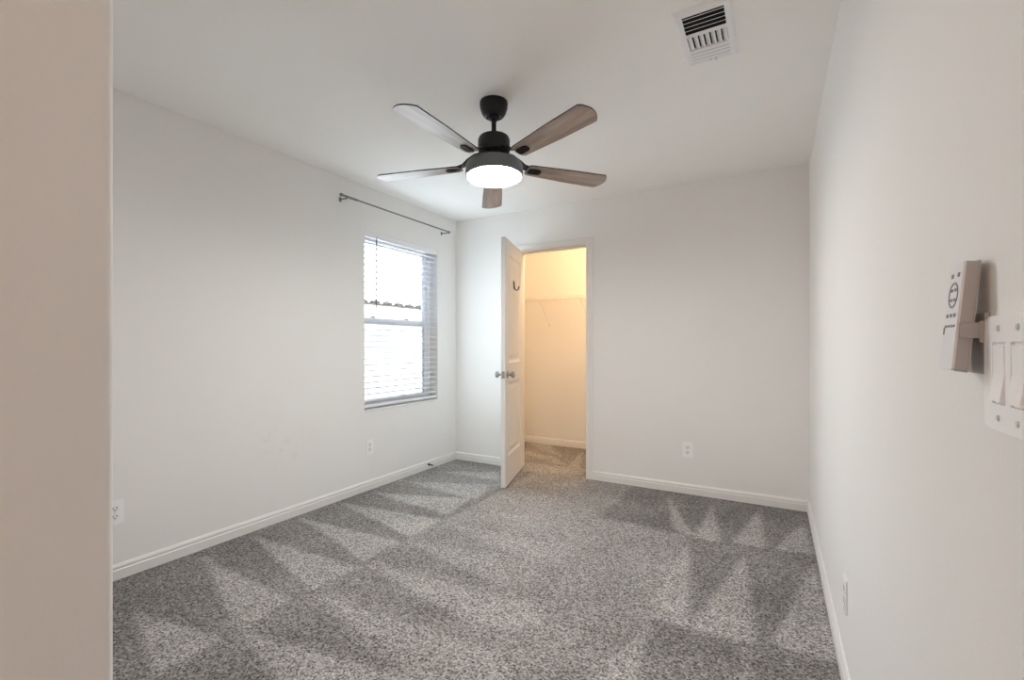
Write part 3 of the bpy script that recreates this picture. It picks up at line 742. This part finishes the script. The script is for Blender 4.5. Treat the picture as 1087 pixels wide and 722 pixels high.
# ------------------------------------------------------------------ fan remote and its wall holder: local x across, y out of the wall, z up
HYC = 0.7585
holder = thing('remote_holder', 'grey plastic wall cradle gripping the fan remote beside the switches', 'holder', (XR, HYC, 1.165), (0, 0, R(90)))
RT = Matrix.Translation((0, 0.0115, 0.033)) @ Matrix.Rotation(R(5.0), 4, 'X')   # the remote leans out at its foot
bm = bmesh.new(); box(bm, -0.0260, 0.0260, 0.0, 0.005, -0.036, 0.036, 0.0012); obj('back_plate', bm, 'holder', holder)
for q in (-1, 1):
    t = bmesh.new(); pf = [(0.0250, 0.002), (0.0270, 0.002), (0.0270, 0.0262), (0.0222, 0.0262), (0.0222, 0.0248), (0.0250, 0.0248)]
    prism(t, [(q * a, b) for a, b in pf], 0.006, 0.024); obj('arm', t, 'holder', holder)
bm = bmesh.new(); box(bm, -0.0300, -0.0255, 0.0, 0.010, 0.001, 0.026, 0.001); obj('clip', bm, 'holder', holder)
rem = thing('remote_control', 'white fan remote control with grey sides standing in the wall cradle', 'remote control', (XR, HYC, 1.165), (0, 0, R(90)))
RM = Matrix.Translation((0, 0.0095, 0.0315)) @ Matrix.Rotation(R(5.0), 4, 'X')
def robj(name, bm, m, par=rem, smooth=False): bm.transform(RM); return obj(name, bm, m, par, smooth)
bm = bmesh.new(); tb = bmesh.new(); prism(tb, rrect(-0.0238, 0.0238, -0.0655, 0.0655, 0.005), -0.0155, -0.0030); merge(bm, tb, Matrix.Rotation(R(90), 4, 'X') @ Matrix.Identity(4))
bmesh.ops.bevel(bm, geom=[e for e in bm.edges if all(v.co.y < 0.0031 for v in e.verts)], offset=0.0012, segments=2, affect='EDGES')
body = robj('body', bm, 'remote_gray')
bm = bmesh.new(); tb = bmesh.new(); prism(tb, rrect(-0.0238, 0.0238, -0.0650, 0.0650, 0.0045), -0.0180, -0.0156); merge(bm, tb, Matrix.Rotation(R(90), 4, 'X'))
face = robj('face', bm, 'remote_white'); FY = 0.0180
def button(kind, x, z, w, h):
    bm = bmesh.new()
    if kind == 'ring':
        n = 28; t = bmesh.new(); rr = []
        for r_, y_ in ((w, FY), (w, FY + 0.0006), (h, FY + 0.0006), (h, FY)): rr.append([t.verts.new((x + r_ * math.cos(2 * PI * k / n), y_, z + r_ * math.sin(2 * PI * k / n))) for k in range(n)])
        for a, b in zip(rr, rr[1:] + rr[:1]):
            for k in range(n): t.faces.new((a[k], a[(k + 1) % n], b[(k + 1) % n], b[k]))
        merge(bm, t)
    else: box(bm, x - w, x + w, FY, FY + 0.0008, z - h, z + h, 0.0003)
    robj('button', bm, 'print', face)
for x in (-0.012, 0.010): button('b', x, 0.050, 0.0034, 0.0026)
button('ring', 0.0, 0.026, 0.0160, 0.0138)
for x, z in ((-0.006, 0.032), (0.006, 0.032), (-0.006, 0.020), (0.006, 0.020)): button('b', x, z, 0.0032, 0.0018)
for x in (-0.013, 0.0, 0.013): button('b', x, 0.001, 0.0030, 0.0022)
for x in (-0.015, -0.005, 0.005, 0.015): button('b', x, -0.012, 0.0026, 0.0016)
button('b', 0.0195, -0.0175, 0.0016, 0.0045)

# ------------------------------------------------------------------ spring door stop on the left baseboard
ds = thing('door_stop', 'small spring door stop sticking out of the left baseboard near the corner', 'door stop', (XL + 0.0132, 3.380, 0.044))
mt = Matrix.Rotation(R(90), 4, 'Y')
bm = bmesh.new(); lathe(bm, [(0, 0), (0.0115, 0), (0.0115, 0.004), (0.008, 0.010), (0, 0.010)], 18, mt); obj('base', bm, 'spring', ds, True)
bm = bmesh.new(); n = 130; tube(bm, [(0.008 + 0.052 * k / n, 0.0052 * math.cos(k * 0.8), 0.0052 * math.sin(k * 0.8) - 0.004 * (k / n) ** 2) for k in range(n + 1)], 0.0014, 5); obj('spring', bm, 'spring', ds, True)
bm = bmesh.new(); lathe(bm, [(0, 0.058), (0.0075, 0.058), (0.0085, 0.064), (0.0075, 0.073), (0, 0.075)], 16, Matrix.Translation((0, 0, -0.004)) @ mt); obj('tip', bm, 'rubber', ds, True)

# ------------------------------------------------------------------ outside: the house next door
ex, ez = -5.60, 1.83
house = thing('house', 'sunlit neighbouring house with tiled roof seen through the window', 'house', (-8.0, 5.5, -3.0))
bm = bmesh.new(); box(bm, -12.4, ex - 0.42, -4.0, 15.0, -3.0, ez - 0.10); lobj('house_wall', bm, 'stucco', house, house)
bm = bmesh.new(); prism(bm, [(ex + 0.03, ez - 0.02), (ex + 0.03, ez - 0.165), (ex - 0.02, ez - 0.165), (ex - 0.02, ez - 0.14), (ex - 0.42, ez - 0.14), (ex - 0.42, ez - 0.02)], -4.4, 15.4, Matrix.Rotation(R(90), 4, 'X') @ Matrix.Scale(-1, 4, (0, 0, 1)))
lobj('fascia', bm, 'fascia', house, house)
# roof: courses of barrel tiles
slope = 0.47; nyp = 8; per = 0.266; ncol = 74; ncrs = 10; crs = 0.36
Vs, Fs = [], []
ny_ = ncol * nyp + 1
for c in range(ncrs):
    x0_, x1_ = ex + 0.06 - c * crs, ex + 0.06 - (c + 1) * crs - 0.04
    for (xx, lift) in ((x0_, -0.004), (x0_, 0.035), (x1_, 0.012)):
        for j in range(ny_):
            y = -4.4 + per * j / nyp
            b_ = abs(math.sin(PI * j / nyp)) ** 0.8
            zz = ez + (ex + 0.06 - xx) * slope + 0.062 * b_ + lift
            if lift < 0: zz = ez + (ex + 0.06 - xx) * slope + 0.062 * b_ + 0.012
            Vs.append((xx, y, zz))
    o_ = c * 3 * ny_
    for rrow in range(2):
        for j in range(ny_ - 1):
            a = o_ + rrow * ny_ + j; Fs.append((a, a + 1, a + ny_ + 1, a + ny_))
me = bpy.data.meshes.new('roof'); me.from_pydata(Vs, [], Fs); me.materials.append(M['tile'])
for p in me.polygons: p.use_smooth = True
me.set_sharp_from_angle(angle=R(50))
ro = bpy.data.objects.new('roof', me); C.objects.link(ro); ro.parent = house; ro.location = -Vector(house.location)
rgx = ex + 0.06 - ncrs * crs; rgz = ez + ncrs * crs * slope + 0.04
bm = bmesh.new(); prism(bm, [(rgx, rgz - 0.1), (rgx, rgz), (-12.4, ez - 0.02), (ex - 0.3, ez - 0.02), (ex - 0.3, ez + 0.05)], -4.3, 15.3, Matrix.Rotation(R(90), 4, 'X') @ Matrix.Scale(-1, 4, (0, 0, 1)))
lobj('roof_deck', bm, 'tile', house, house)
bm = bmesh.new()
tube(bm, [(rgx, -4.4, rgz + 0.03), (rgx, 15.4, rgz + 0.03)], 0.11, 12); lobj('ridge_tiles', bm, 'tile', ro, house, True)
bm = bmesh.new(); box(bm, -40, 30, -30, 40, -3.4, -3.0)
tag(obj('ground', bm, 'gravel'), 'pale gravel side yard below the window', 'ground', kind=S)
